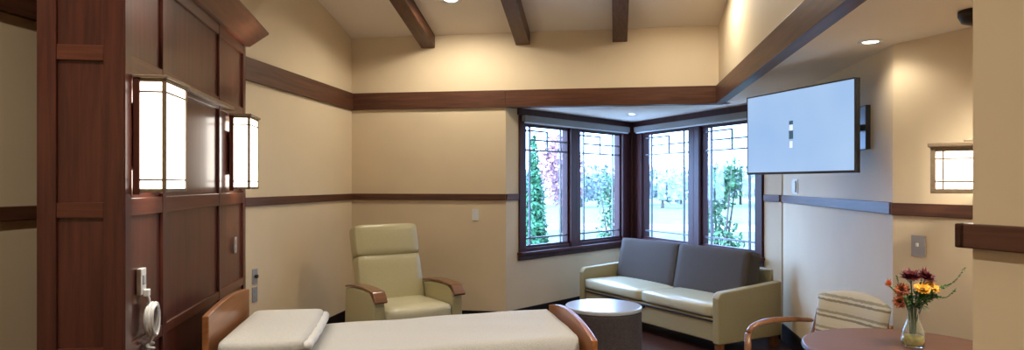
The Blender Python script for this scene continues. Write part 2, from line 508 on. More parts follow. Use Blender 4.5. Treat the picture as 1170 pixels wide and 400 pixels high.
# ------------------------------------------------------------------ bay windows
def make_window(n, loc, rotz, x0, x1, f0, f1):
    """x0..x1 glass, f0..f1 outer edge of the frame; y outwards."""
    z0, z1 = 0.80, 2.15
    root = bpy.data.objects.new('window_%d' % n, None); COL.objects.link(root)
    root.location = loc; root.rotation_euler = (0, 0, rotz); struct(root)
    fr = MB()
    fr.box((f0, -0.02, SILL + 0.03), (x0, 0.12, HEAD)); fr.box((x1, -0.02, SILL + 0.03), (f1, 0.12, HEAD))
    fr.box((x0, -0.005, SILL + 0.03), (x1, 0.12, z0)); fr.box((x0, -0.005, z1), (x1, 0.12, HEAD))
    fr.build('window_frame', 'frame', root, bevel=0.004)
    sash = MB()
    for a, b in (((x0, 0.02, z0), (x0 + 0.025, 0.07, z1)), ((x1 - 0.025, 0.02, z0), (x1, 0.07, z1)),
                 ((x0 + 0.025, 0.02, z0), (x1 - 0.025, 0.07, z0 + 0.025)), ((x0 + 0.025, 0.02, z1 - 0.025), (x1 - 0.025, 0.07, z1))):
        sash.box(a, b)
    sash.build('window_sash', 'frame', root, bevel=0.003)
    g = MB(); t = 0.009; wd = x1 - x0
    va, vb = x0 + 0.16 * wd, x1 - 0.16 * wd
    for v in (va, vb): g.box((v - t, 0.035, z0 + 0.025), (v + t, 0.055, z1 - 0.025))
    for z in (0.90, 1.87): g.box((x0 + 0.025, 0.036, z - t), (x1 - 0.025, 0.054, z + t))
    vm = (x0 + x1) / 2 + 0.04 * wd
    g.box((x0 + 0.025, 0.036, 2.085 - t), (vm, 0.054, 2.085 + t))
    g.box((va, 0.0365, 1.985 - t), (x1 - 0.025, 0.0535, 1.985 + t))
    g.box((vm - t, 0.0355, 1.87), (vm + t, 0.0545, 2.085))
    g.build('window_muntins', 'came', root)
    p = bx(((x0 + 0.02, 0.042, z0 + 0.02), (x1 - 0.02, 0.048, z1 - 0.02)))
    p.build('window_pane', 'pane', root)
    return root
make_window(1, LO, LA, 0.305, 1.115, 0.20, 1.205)
make_window(2, LO, LA, 1.295, 2.225, 1.205, 2.30)
make_window(3, RO, RA, 0.235, 1.205, 0.16, 1.305)
make_window(4, RO, RA, 1.40, 2.275, 1.305, 2.375)
# sill ledges with apron, head casings, the post where the two banks of windows meet
def sill(n, loc, rotz, a, b):
    m = MB()
    m.box((a, -0.075, 0.735), (b, 0.0, 0.765)); m.box((a + 0.01, -0.022, 0.675), (b - 0.01, 0.0, 0.735))
    trim(n, m, 'frame', loc=loc, rotz=rotz)
sill(14, LO, LA, 0.18, LLEN - 0.13)
sill(15, RO, RA, 0.13, RLEN - 0.215)
trim(16, bx(((0.18, -0.025, HEAD), (LLEN - 0.03, 0.01, ZS))), 'frame', loc=LO, rotz=LA)
trim(17, bx(((0.03, -0.025, HEAD), (RLEN - 0.215, 0.01, ZS))), 'frame', loc=RO, rotz=RA)
def lp(o, a, x, y): return (o[0] + x * math.cos(a) - y * math.sin(a), o[1] + x * math.sin(a) + y * math.cos(a))
post = MB()
post.prism([lp(LO, LA, 2.30, -0.02), lp(LO, LA, 2.41, -0.02), lp(RO, RA, 0.06, -0.02), lp(RO, RA, 0.16, -0.02), lp(RO, RA, 0.16, 0.12), (0.229, 9.16), lp(LO, LA, 2.30, 0.12)], 0.70, ZS)
trim(18, post, 'frame', bevel=0)

def roller(label, loc, rotz, a, b):
    t = thing('roller_blind', label, 'blind', loc, rotz, 'rolled blinds over the bay windows')
    m = MB(); m.box((a, -0.075, 2.165), (b, -0.028, 2.236)); m.build('cassette', 'blind', t, bevel=0.01)
    m = bx(((a + 0.02, -0.058, 2.150), (b - 0.02, -0.046, 2.166))); m.build('hem_bar', 'white', t, bevel=0.003)
roller('pale rolled-up blind above the two windows with the green cone-shaped tree outside', LO, LA, 0.22, LLEN - 0.16)
roller('pale rolled-up blind above the two windows over the grey sofa back', RO, RA, 0.16, RLEN - 0.25)

# ------------------------------------------------------------------ panelled headwall
HO = (-2.076, 2.565, 0); HA = R(18.09)
HL = 2.215
hw = thing('headwall_panel', 'tall dark cherry panelled headwall with cornice behind the bed', 'wall panel', HO, HA)
foot = [(-0.012, 0.012), (-0.012, HL - 0.012), (-0.052, HL - 0.012), (-0.328, 1.36), (-0.328, 0.012)]
m = MB(); m.prism(foot, 0.0, 2.60); m.build('body', 'cherry', hw)
for y0, y1 in ((0.0, 0.07), (0.455, 0.505), (1.485, 1.535), (2.145, HL)):
    bx(((-0.012, y0, 0.0), (0.004, y1, 2.54))).build('stile', 'cherry', hw, bevel=0.003)
for z0, z1 in ((0.0, 0.15), (0.745, 0.80), (1.357, 1.437), (1.985, 2.067), (2.47, 2.54)):
    m = MB()
    for y0, y1 in ((0.07, 0.455), (0.505, 1.485), (1.535, 2.145)):
        m.box((-0.012, y0, z0), (0.002, y1, z1))
    m.build('rail', 'cherryrail', hw, bevel=0.003)
for x0, x1 in ((-0.34, -0.265), (-0.082, 0.0)):
    bx(((x0, -0.004, 0), (x1, 0.012, 2.54))).build('end_stile', 'cherry', hw, bevel=0.003)
for z0, z1 in ((0.0, 0.15), (0.745, 0.80), (1.355, 1.42), (2.025, 2.09), (2.47, 2.54)):
    bx(((-0.265, -0.002, z0), (-0.082, 0.012, z1))).build('end_rail', 'cherryx', hw, bevel=0.003)
m = MB()
o1, o2 = 0.03, 0.15
inner = [(o1, -o1), (o1, HL + 0.02), (-0.05, HL + 0.02), (-0.35, 1.33), (-0.35, -o1)]
outer = [(o2, -o2), (o2, HL + 0.12), (-0.02, HL + 0.12), (-0.37, 1.20), (-0.37, -o2)]
m.prism(inner, 2.54, 2.66, top=outer); m.prism(outer, 2.66, 2.675)
m.build('cornice', 'cherryrail', hw, bevel=0.003)
m = MB(); m.box((0.0, 0.47, 2.008), (0.035, 1.745, 2.030)); m.build('light_ledge', 'bronze', hw, bevel=0.003)

def sconce(label, y0, y1):
    z0, z1, dpt = 1.462, 1.968, 0.138
    t = thing('wall_sconce', label, 'wall lamp', (HO[0] + -math.sin(HA) * y0, HO[1] + math.cos(HA) * y0, 0), HA, 'box sconces on the headwall')
    L = y1 - y0
    fr = MB(); b = 0.008
    for x, y in ((dpt - b, b), (dpt - b, L - b)):
        fr.box((x - b, y - b, z0), (x + b, y + b, z1))
    for z in (z0, z1 - 0.016):
        fr.box((0.02, 0, z), (dpt, 0.02, z + 0.016)); fr.box((0.02, L - 0.02, z), (dpt, L, z + 0.016)); fr.box((dpt - 0.02, 0.02, z), (dpt, L - 0.02, z + 0.016))
    fr.build('frame', 'bronze', t, bevel=0.002)
    m = MB(); m.box((0.004, -0.006, z0 - 0.01), (0.032, 0.03, z1)); m.box((0.004, L - 0.03, z0 - 0.01), (0.032, L + 0.006, z1)); m.box((0.004, 0.03, z0 + .1), (0.012, L - 0.03, z1 - .1))
    m.build('back_plate', 'cherry', t, bevel=0.002)
    m = MB(); m.box((0.03, 0.006, z0 + 0.008), (dpt - 0.012, 0.012, z1 - 0.008)); m.box((0.03, L - 0.012, z0 + 0.008), (dpt - 0.012, L - 0.006, z1 - 0.008)); m.box((dpt - 0.012, 0.02, z0 + 0.008), (dpt - 0.006, L - 0.02, z1 - 0.008))
    m.build('glass_shade', 'sconce', t)
    for z in (z0 + 0.055, z1 - 0.06):
        m = MB()
        m.box((0.03, 0.0, z - 0.004), (dpt, 0.006, z + 0.004)); m.box((dpt - 0.006, 0.0, z - 0.004), (dpt + 0.001, L, z + 0.004)); m.box((0.03, L - 0.006, z - 0.004), (dpt, L, z + 0.004))
        m.build('muntin', 'bronze', t)
    m = MB(); m.box((0.004, -0.012, z1), (dpt + 0.012, L + 0.012, z1 + 0.014)); m.build('cap', 'bronze', t, bevel=0.003)
    for zz, turn, pw_ in ((z1 + 0.02, PI, 1.0), (z0 - 0.012, 0, 0.5)):
        l = bpy.data.lights.new('lamp_light', 'SPOT'); l.energy = UPLIGHT_W * pw_; l.color = WARM; l.spot_size = R(160); l.spot_blend = 1.0; l.shadow_soft_size = 0.05
        lo = bpy.data.objects.new('lamp_light', l); COL.objects.link(lo); lo.parent = t; lo.location = (dpt * .75, L / 2, zz); lo.rotation_euler = (0, turn + R(34) * (1 if turn else -1), 0)
    return t
sconce('lit white box sconce on the headwall, the larger one near its open end panel', 0.082, 0.385)
sconce('lit white box sconce on the headwall at the edge by the recliner corner', 1.735, 2.02)

# nurse call station with a coiled white cord
def hwpt(x, y, z): return (HO[0] + x * math.cos(HA) - y * math.sin(HA), HO[1] + x * math.sin(HA) + y * math.cos(HA), z)
t = thing('call_station', 'white nurse call plate with coiled cord on the dark headwall', 'call device', hwpt(0, 0.185, 0), HA)
bx(((-0.0095, -0.032, 0.995), (0.012, 0.032, 1.115))).build('face_plate', 'white', t, bevel=0.004)
m = MB(); m.box((0.012, -0.016, 1.04), (0.016, 0.016, 1.085)); m.build('button_pad', 'drumtop', t, bevel=0.002)
m = MB(); m.box((0.0115, -0.012, 0.985), (0.034, 0.022, 1.018)); m.build('plug', 'white', t, bevel=0.004)
pts = [(0.026, 0.008, 0.988), (0.028, 0.016, 0.965), (0.03, 0.02, 0.945)]
for k in range(0, 4 * 24 + 1):
    a = PI / 2 - 2 * PI * k / 24
    rr = 0.070 + 0.006 * math.sin(k * 0.7)
    pts.append((0.018 + 0.009 * (k / 24), 0.035 + rr * 0.8 * math.cos(a), 0.875 + rr * math.sin(a)))
pts += [(0.05, 0.06, 0.90), (0.045, 0.02, 0.80), (0.03, 0.02, 0.77)]
for k in range(0, 40):
    a = 2 * PI * k / 8
    pts.append((0.028 + 0.014 * math.cos(a), 0.03 + 0.014 * math.sin(a) + 0.0006 * k, 0.765 - 0.003 * k))
m = MB(); m.tube(pts, 0.0075, 6); m.build('cord', 'white', t, smooth=True)
m = MB(); m.box((0.012, 0.035, 0.50), (0.036, 0.075, 0.645)); m.build('handset', 'white', t, bevel=0.008)

# plates on walls
def plate(name, label, cat, loc, rotz, w_, h_, mtl='white', kind='outlet', group=None):
    """A wall plate; local -y faces the room."""
    t = thing(name, label, cat, loc, rotz, group)
    bx(((-w_ / 2, -0.008, -h_ / 2), (w_ / 2, -0.001, h_ / 2))).build('face_plate', mtl, t, bevel=0.002)
    m = MB()
    if kind == 'outlet':
        for z in (-0.025, 0.025):
            m = MB(); m.box((-0.016, -0.011, z - 0.016), (0.016, -0.008, z + 0.016)); m.build('socket', mtl, t, bevel=0.002)
    elif kind == 'switch':
        m.box((-0.006, -0.02, -0.004), (0.006, -0.008, 0.016)); m.build('toggle', 'white', t, bevel=0.002)
    elif kind == 'thermostat':
        m.box((-w_ * .35, -0.022, -h_ * .38), (w_ * .35, -0.008, h_ * .38)); m.build('cover', mtl, t, bevel=0.004)
    elif kind == 'gas':
        m.tube([(0, -0.008, 0.0), (0, -0.03, 0.0)], 0.014, 12); m.build('port', 'black', t)
    return t
plate('wall_outlet', 'grey service plate with dark port high on the wall beside the headwall edge', 'outlet', (XL, 4.905, 0.765), PI / 2, 0.075, 0.12, 'greyplate', 'gas', 'plates on the wall beside the headwall')
plate('wall_outlet', 'pale grey double socket lowest on the wall beside the headwall edge', 'outlet', (XL, 4.905, 0.622), PI / 2, 0.075, 0.12, 'greyplate', 'outlet', 'plates on the wall beside the headwall')
plate('light_switch', 'small white switch plate on the end wall between recliner and windows', 'switch', (-1.45, YB, 1.172), 0, 0.072, 0.118, 'white', 'switch')
plate('thermostat', 'white thermostat under the television above the chair rail', 'thermostat', (1.602, 6.26, 1.475), -PI / 2, 0.16, 0.13, 'white', 'thermostat')
plate('light_switch', 'brushed grey switch plate on the wall behind the flower vase', 'switch', (1.681 - 0.0, 4.018, 1.153), AA, 0.085, 0.118, 'greyplate', 'switch')
plate('wall_outlet', 'slim white plate at the far dark edge of the headwall', 'outlet', hwpt(0, 1.90, 1.065), HA + PI / 2, 0.06, 0.115, 'greyplate', 'outlet')

# ------------------------------------------------------------------ downlights
def downlight(label, x, y, z, tilt, watts, r=0.075, lens='lamp', group=None, spot=150):
    t = thing('recessed_light', label, 'ceiling light', (x, y, z), 0, group)
    t.rotation_euler = (-tilt, 0, 0)
    m = MB(); m.lathe([(r * 0.8, -0.002), (r * 1.0, -0.008), (r * 1.25, -0.004), (r * 1.25, 0.0), (r * 0.8, 0.0)], 32, cap=False); m.build('trim_ring', 'white', t, smooth=True)
    m = MB(); m.lathe([(r * 0.8, -0.004), (r * 0.8, -0.001)], 32); m.build('lens', lens, t)
    l = bpy.data.lights.new('lamp_light', 'SPOT'); l.energy = watts; l.color = WARM; l.spot_size = R(spot); l.spot_blend = 0.6; l.shadow_soft_size = r
    lo = bpy.data.objects.new('lamp_light', l); COL.objects.link(lo); lo.parent = t; lo.location = (0, 0, -0.03)
    lo.rotation_euler = (tilt, 0, 0)
    return t
TL = math.atan(SLOPE)
def vault(label, x, y, k=1.0, spot=172): return downlight(label, x, y, ceil_z(y), TL, DOWN_W * k, spot=spot, r=0.085, group='downlights in the sloped ceiling')
vault('lit round downlight in the sloped ceiling between two dark beams', -1.53, 6.12, 0.55)
vault('lit round downlight in the sloped ceiling beside the upper wall over the window bay', 0.68, 5.9, 0.38)
for x, y, k, spot in ((-1.53, 3.6, 0.40, 112), (-1.53, 0.5, 2.35, 124), (0.7, 3.6, 0.25, 112), (0.10, 0.7, 1.15, 150)):  # out-of-view downlights, added to light the walls and the bed
    vault('added unseen downlight in the sloped ceiling over the bed end of the room', x, y, k, spot)
downlight('lit small downlight in the low ceiling near the television', 1.44, 4.05, ZS, 0, LOW_W * .5, 0.05, group='downlights in the low ceiling')
downlight('lit small downlight over the meeting point of the bay windows', 0.2, 7.82, ZS, 0, LOW_W * .6, 0.05, group='downlights in the low ceiling')
downlight('added unseen downlight in the low ceiling beyond the near wall end', 1.70, 2.85, ZS, 0, LOW_W * 10, 0.05, group='downlights in the low ceiling')  # hidden lamp added to brighten the angled wall

# ------------------------------------------------------------------ pendant lantern over the table
t = thing('pendant_lamp', 'lit bronze lantern with white glass hanging above the table', 'pendant lamp', (1.672, 3.40, 0), YAW - R(34.9))
m = MB(); m.lathe([(0.075, ZS), (0.075, ZS - 0.025), (0.06, ZS - 0.055), (0.02, ZS - 0.07)][::-1], 28); m.build('canopy', 'darkbronze', t, smooth=True)
m = MB(); m.tube([(0, 0, ZS - 0.04), (0, 0, 1.70)], 0.008, 10); m.build('stem', 'darkbronze', t)
a, b, z0, z1 = 0.168, 0.09, 1.455, 1.672
m = MB()
for sx in (-1, 1):
    for sy in (-1, 1): m.box((sx * a - 0.011, sy * b - 0.011, z0), (sx * a + 0.011, sy * b + 0.011, z1))
for z in (z0, z1 - 0.022):
    for sy in (-1, 1): m.box((-a, sy * b - 0.009, z), (a, sy * b + 0.009, z + 0.022))
    for sx in (-1, 1): m.box((sx * a - 0.009, -b, z), (sx * a + 0.009, b, z + 0.022))
m.build('frame', 'bronze', t, bevel=0.002)
m = MB(); m.box((-a - 0.022, -b - 0.022, z1), (a + 0.022, b + 0.022, z1 + 0.02)); m.box((-0.05, -0.05, z1 + 0.022), (0.05, 0.05, z1 + 0.035)); m.build('cap', 'bronze', t, bevel=0.003)
m = MB()
for sy in (-1, 1): m.box((-a + 0.008, sy * b - 0.003, z0 + 0.01), (a - 0.008, sy * b + 0.003, z1 - 0.01))
for sx in (-1, 1): m.box((sx * a - 0.003, -b + 0.008, z0 + 0.01), (sx * a + 0.003, b - 0.008, z1 - 0.01))
m.build('glass_shade', 'pendantglass', t)
for sy in (-1, 1):
    m = MB()
    for z in (z0 + 0.055, z1 - 0.055): m.box((-a, sy * b - 0.006, z - 0.004), (a, sy * b + 0.006, z + 0.004))
    for x in (-a + 0.04, a - 0.04): m.box((x - 0.004, sy * b - 0.0065, z0), (x + 0.004, sy * b + 0.0065, z1))
    m.build('muntin_grid', 'bronze', t)

# ------------------------------------------------------------------ television on its wall arm
TVC = (1.217, 4.755)
TA = math.atan2(-0.893, 0.449)       # local x along the screen towards the viewer's side; local -y is the viewing side
tv = thing('television', 'flat television with a pale blue lit screen on a wall arm', 'television', (TVC[0], TVC[1], 0), TA)
W2, Z0, Z1 = 0.51, 1.567, 2.146
m = MB()
m.box((-W2, 0.0, Z0), (W2, 0.035, Z1)); m.box((-W2 * .6, 0.035, Z0 + 0.08), (W2 * .6, 0.07, Z1 - 0.12))
m.build('housing', 'black', tv, bevel=0.004)
m = MB(); q = 0.009
m.box((-W2, -0.006, Z0), (W2, 0.0, Z0 + 0.016)); m.box((-W2, -0.006, Z1 - q), (W2, 0.0, Z1)); m.box((-W2, -0.006, Z0 + 0.016), (-W2 + q, 0.0, Z1 - q)); m.box((W2 - q, -0.006, Z0 + 0.016), (W2, 0.0, Z1 - q))
m.build('bezel', 'black', tv, bevel=0.002)
bx(((-W2 + q, -0.003, Z0 + 0.016), (W2 - q, -0.0005, Z1 - q))).build('screen', 'screen', tv)
zc = (Z0 + Z1) / 2 + 0.02
for nm, mt_, z0, z1, x0, x1 in (('emblem_cap', 'icondark', 0.028, 0.055, -0.060, -0.024), ('emblem_middle', 'iconlight', -0.012, 0.028, -0.058, -0.026), ('emblem_base', 'icondark', -0.07, -0.012, -0.062, -0.022), ('emblem_reflection', 'iconlight', -0.13, -0.085, -0.055, -0.029)):
    bx(((x0, -0.0045, zc + z0), (x1, -0.003, zc + z1))).build(nm, mt_, tv)
m = MB()
# arm folds from the back of the set to the wall
def tvl(X, Y):
    ddx, ddy = X - TVC[0], Y - TVC[1]
    return (ddx * math.cos(TA) + ddy * math.sin(TA), -ddx * math.sin(TA) + ddy * math.cos(TA))
wx, wy = tvl(1.575, 4.62)
m.tube([(0, 0.07, 1.86), (0.02, 0.17, 1.86), (wx * .9, wy * .8, 1.86), (wx, wy, 1.86)], 0.022, 8)
m.build('mount_arm', 'black', tv)
p = [tvl(*c_) for c_ in ((1.570, 4.50), (1.601, 4.50), (1.601, 4.74), (1.570, 4.74))]
m = MB(); m.prism(p, 1.72, 2.0); m.build('wall_bracket', 'black', tv, bevel=0.003)

# ------------------------------------------------------------------ bed
BA = R(17.95)
def MT(x): return 0.532 + 0.038 * x      # top of the made bed, raised towards the foot
BO = (-2.284, 3.70, 0)
bed = thing('hospital_bed', 'patient bed with orange wood end boards standing at the headwall', 'bed', BO, BA)
def board(x0, x1, ztop, zend, zlow, near, far_):
    m = MB(); prof = []
    n = 20
    for i in range(n + 1):
        y = near + (far_ - near) * i / n
        prof.append((y, zend + (ztop - zend) * (1 - (2 * i / n - 1) ** 2)))
    m.extr([(near, zlow)] + prof + [(far_, zlow)], 'X', x0, x1)
    return m
board(-0.035, 0.0, 0.822, 0.790, 0.25, -0.455, 0.495).build('headboard', 'oak', bed, bevel=0.006)
board(2.075, 2.11, 0.68, 0.615, 0.20, -0.60, 0.535).build('footboard', 'oak', bed, bevel=0.006)
m = MB(); m.box((0.0, -0.44, 0.30), (2.075, 0.44, 0.37)); m.box((0.3, -0.36, 0.18), (0.36, 0.36, 0.30)); m.box((1.7, -0.36, 0.18), (1.76, 0.36, 0.30)); m.box((0.3, -0.36, 0.14), (1.76, -0.30, 0.20)); m.box((0.3, 0.30, 0.14), (1.76, 0.36, 0.20))
m.build('frame', 'greyplate', bed, bevel=0.004)
for x in (0.33, 1.73):
    for y in (-0.33, 0.33):
        l = MB(); l.tube([(x, y, 0.16), (x, y, 0.09)], 0.018, 10); lo = l.build('leg', 'steel', bed)
        c = MB(); c.tube([(x, y - 0.02, 0.06), (x, y + 0.02, 0.06)], 0.06, 20); c.build('caster', 'black', lo, bevel=0.004)
m = MB(); m.cushion((0.03, -0.455, 0.372), (2.05, 0.455, 0.515), puff=0.004, n=10, edge=0.5)
for v in m.bm.verts: v.co.z += 0.038 * v.co.x * (v.co.z - 0.372) / 0.143
m.build('mattress', 'white', bed, smooth=True)

# blanket: a draped sheet with a soft fall at both sides
m = MB()
nx, ny = 60, 40
grid = []
for i in range(nx + 1):
    row = []
    x = 0.06 + (2.035 - 0.06) * i / nx
    for j in range(ny + 1):
        u = -1 + 2 * j / ny
        s = u * 0.70
        hw_ = 0.470
        if abs(s) <= hw_ - 0.05: y, z = s, MT(x)
        elif abs(s) <= hw_ + 0.03:
            a = (abs(s) - hw_ + 0.05) / 0.08 * PI / 2
            y = math.copysign(hw_ - 0.05 + 0.05 * math.sin(a), s); z = MT(x) - 0.05 * (1 - math.cos(a))
        else:
            dd = abs(s) - hw_ - 0.03
            y = math.copysign(hw_ + 0.012 * math.sin(x * 17) * min(1, dd * 8) + 0.010, s); z = MT(x) - 0.05 - dd
        if i == 0: z -= 0.0
        z += 0.004 * math.sin(x * 9 + y * 5) * math.sin(y * 11 - x * 3) if abs(s) < hw_ else 0
        row.append(m.bm.verts.new((x, y, z)))
    grid.append(row)
for i in range(nx):
    for j in range(ny):
        m.bm.faces.new((grid[i][j], grid[i + 1][j], grid[i + 1][j + 1], grid[i][j + 1]))
bl = m.build('bed_blanket', 'blanket', smooth=True, loc=BO, rotz=BA)
so = bl.modifiers.new('thick', 'SOLIDIFY'); so.thickness = 0.012; so.offset = -1
tag(bl, 'cream textured blanket spread over the bed mattress', 'blanket')
pw = thing('pillow', 'plump ivory pillow at the head of the bed against the orange headboard', 'pillow', BO, BA)
m = MB(); m.cushion((0.045, -0.50, 0.572), (0.50, 0.45, 0.662), puff=0.010, n=12, edge=0.85)
m.build('pillowcase', 'pillow', pw, smooth=True)
m = MB()
pr = []
for k in range(25):
    y = -0.47 + 0.89 * k / 24
    pr.append((0.503 + 0.004 * math.sin(k * 1.3) + 0.010 * (1 - ((y + 0.025) / 0.445) ** 2), y, 0.612 + 0.002 * math.sin(k * 2.1)))
m.tube(pr, 0.030, 8, flat=0.9); m.build('open_hem', 'white', pw, smooth=True)

# ------------------------------------------------------------------ recliner
rc = thing('recliner_chair', 'pale cream vinyl recliner with wood-capped arms in the room corner', 'armchair', (-1.87, 5.68, 0), R(43))
tilt = Matrix.Translation((0, 0.14, 0.44)) @ Matrix.Rotation(R(-17), 4, 'X')
m = MB(); m.cushion((-0.305, -0.02, -0.06), (0.305, 0.13, 0.43), puff=0.008, n=8, edge=0.3, mtx=tilt); br_ = m.build('backrest', 'vinyl', rc, smooth=True)
m = MB(); m.cushion((-0.308, -0.028, 0.425), (0.308, 0.135, 0.715), puff=0.008, n=8, edge=0.4, mtx=tilt); m.build('headrest', 'vinyl', br_, smooth=True)
m = MB(); m.box((-0.29, 0.10, -0.1), (0.29, 0.17, 0.68), mtx=tilt); m.build('back_shell', 'khaki', br_, bevel=0.02, seg=3)
m = MB(); m.cushion((-0.305, -0.40, 0.31), (0.305, 0.16, 0.475), puff=0.015, n=8, edge=0.6); m.build('seat', 'vinylseat', rc, smooth=True)
m = MB(); m.cushion((-0.30, -0.385, 0.11), (0.30, -0.31, 0.30), puff=0.006, n=6, edge=0.5); m.build('footrest', 'vinyl', rc, smooth=True)
m = MB(); m.box((-0.30, -0.30, 0.12), (0.30, 0.30, 0.30)); m.build('base', 'khaki', rc, bevel=0.01)
for sx in (-1, 1):
    x0, x1 = (0.312, 0.415) if sx > 0 else (-0.415, -0.312)
    prof = [(-0.36, 0.08), (-0.375, 0.50)] + [(-0.36 + 0.62 * k / 8, 0.555 + 0.055 * math.sin(PI * (0.25 + 0.6 * k / 8))) for k in range(9)] + [(0.28, 0.30), (0.28, 0.08)]
    m = MB(); m.extr(prof, 'X', x0, x1); ar = m.build('armrest', 'vinyl', rc, bevel=0.015, seg=3)
    cp = MB()
    top = [(-0.42, 0.545), (-0.40, 0.578)] + [(-0.36 + 0.62 * k / 8, 0.582 + 0.055 * math.sin(PI * (0.25 + 0.6 * k / 8))) for k in range(9)]
    bot = [(y, z - 0.017) for y, z in top[2:]][::-1] + [(-0.405, 0.53)]
    cp.extr(top + bot, 'X', x0 - 0.004, x1 + 0.004); cp.build('arm_cap', 'oakx', ar, bevel=0.006)
    for y in (-0.30, 0.22):
        c = MB(); c.tube([((x0 + x1) / 2, y, 0.085), ((x0 + x1) / 2, y, 0.0)], 0.022, 10); c.build('leg', 'black', rc)

# ------------------------------------------------------------------ sofa
sf = thing('sofa', 'khaki sofa with two grey back cushions under the bay windows', 'sofa', (0.566, 7.02, 0), R(-51.7))
HX = 1.04
m = MB(); m.box((-0.955, -0.375, 0.11), (0.955, 0.36, 0.315)); m.build('base', 'khaki', sf, bevel=0.012)
m = MB(); m.box((-0.95, -0.39, 0.285), (0.95, -0.375, 0.300)); m.box((-0.05, -0.392, 0.262), (0.05, -0.375, 0.285)); pl_ = m.build('pull_slot', 'black', sf, bevel=0.003)
for i, (a, b) in enumerate(((-0.955, -0.003), (0.003, 0.955))):
    m = MB(); m.cushion((a, -0.395, 0.318), (b, 0.24, 0.438), puff=0.012, n=10, edge=0.5); m.build('seat_cushion', 'vinylseat', sf, smooth=True)
bt = Matrix.Translation((-0.02, 0.04, 0.42)) @ Matrix.Rotation(R(-12), 4, 'X')
for a, b in ((-0.93, -0.004), (0.004, 0.93)):
    m = MB(); m.cushion((a, 0.0, 0.0), (b, 0.17, 0.47), puff=0.006, n=10, edge=0.28, mtx=bt); m.build('back_cushion', 'greyfab', sf, smooth=True)
m = MB(); m.box((-0.955, 0.355, 0.10), (0.955, 0.405, 0.70)); m.build('back_panel', 'khaki', sf, bevel=0.012)
for sx in (-1, 1):
    x0, x1 = (0.96, HX) if sx > 0 else (-HX, -0.96)
    prof = [(-0.40, 0.10), (-0.405, 0.50)] + [(-0.40 + 0.06 * (1 - math.cos(k * PI / 8)), 0.50 + 0.055 * math.sin(k * PI / 8)) for k in range(1, 5)] + [(0.0, 0.575), (0.405, 0.60), (0.405, 0.10)]
    m = MB(); m.extr(prof, 'X', x0, x1); m.build('armrest', 'khaki', sf, bevel=0.014, seg=3)
    for y in (-0.355, 0.34):
        xc = (x0 + x1) / 2
        m = MB(); m.prism([(xc - 0.03, y - 0.03), (xc + 0.03, y - 0.03), (xc + 0.03, y + 0.03), (xc - 0.03, y + 0.03)], 0.0, 0.105); m.build('leg', 'oakx', sf, bevel=0.004)

# ------------------------------------------------------------------ drum ottoman
t = thing('ottoman', 'round charcoal drum ottoman with window reflection painted into its pale top, at the foot of the bed', 'ottoman', (-0.085, 5.20, 0))
m = MB(); m.lathe([(0.272, 0.0), (0.275, 0.03)], 64); m.build('plinth', 'black', t, smooth=False)
m = MB(); m.lathe([(0.285, 0.03), (0.293, 0.045), (0.293, 0.512), (0.289, 0.527)], 64); m.build('drum_body', 'drum', t, smooth=False, bevel=0.003)
m = MB(); m.lathe([(0.286, 0.527), (0.296, 0.533), (0.296, 0.552), (0.289, 0.560)], 64); m.build('top_panel', 'drumtop', t, bevel=0.002)

# ------------------------------------------------------------------ round table
TC = (1.335, 3.305)
t = thing('round_table', 'round brown wood table with the flower vase on it', 'table', (TC[0], TC[1], 0))
m = MB(); m.lathe([(0.42, 0.706), (0.444, 0.714), (0.450, 0.726), (0.446, 0.738), (0.440, 0.740)], 80); m.build('table_top', 'tablewood', t, bevel=0.0, smooth=False)
m = MB(); m.lathe([(0.05, 0.04), (0.045, 0.10), (0.04, 0.35), (0.045, 0.62), (0.09, 0.69), (0.10, 0.706)], 32); m.build('pedestal', 'darkbronze', t, smooth=True)
m = MB(); m.lathe([(0.26, 0.0), (0.26, 0.015), (0.20, 0.03), (0.06, 0.045)], 48); m.build('foot_plate', 'darkbronze', t, smooth=True)

# ------------------------------------------------------------------ armchair at the table
CA = math.atan2(-0.88, 0.47)
ch = thing('dining_armchair', 'wood armchair with cream striped back behind the round table', 'chair', (1.16, 4.045, 0), CA)
m = MB(); m.cushion((-0.25, -0.25, 0.40), (0.25, 0.20, 0.475), puff=0.012, n=8, edge=0.6); m.build('seat', 'stripe', ch, smooth=True)
m = MB(); m.box((-0.255, -0.24, 0.36), (0.255, 0.21, 0.40)); m.build('seat_frame', 'oakx', ch, bevel=0.005)
# back: a padded panel with an arched top
m = MB()
nbx, nbz = 20, 14
def backpt(u, v, side):
    x = u * (0.245 + 0.012 * v)
    ztop = 0.862 - 0.050 * abs(u) ** 2.2
    z = 0.50 + (ztop - 0.50) * v
    y = 0.20 + 0.17 * (z - 0.50) - 0.03 * (1 - u * u) * 0 + 0.035 * (1 - u * u)
    th = 0.030 * (max(0, 1 - abs(u) ** 6) * max(0, 1 - abs(2 * v - 1) ** 6)) ** 0.5 + 0.006
    return (x, y + side * th, z)
F_ = [[[m.bm.verts.new(backpt(-1 + 2 * i / nbx, k / nbz, s)) for k in range(nbz + 1)] for i in range(nbx + 1)] for s in (-1, 1)]
for s in (0, 1):
    for i in range(nbx):
        for k in range(nbz):
            m.bm.faces.new((F_[s][i][k], F_[s][i + 1][k], F_[s][i + 1][k + 1], F_[s][i][k + 1]))
for i in range(nbx):
    for k in (0, nbz): m.bm.faces.new((F_[0][i][k], F_[0][i + 1][k], F_[1][i + 1][k], F_[1][i][k]))
for k in range(nbz):
    for i in (0, nbx): m.bm.faces.new((F_[0][i][k], F_[0][i][k + 1], F_[1][i][k + 1], F_[1][i][k]))
m.build('backrest', 'stripe', ch, smooth=True)
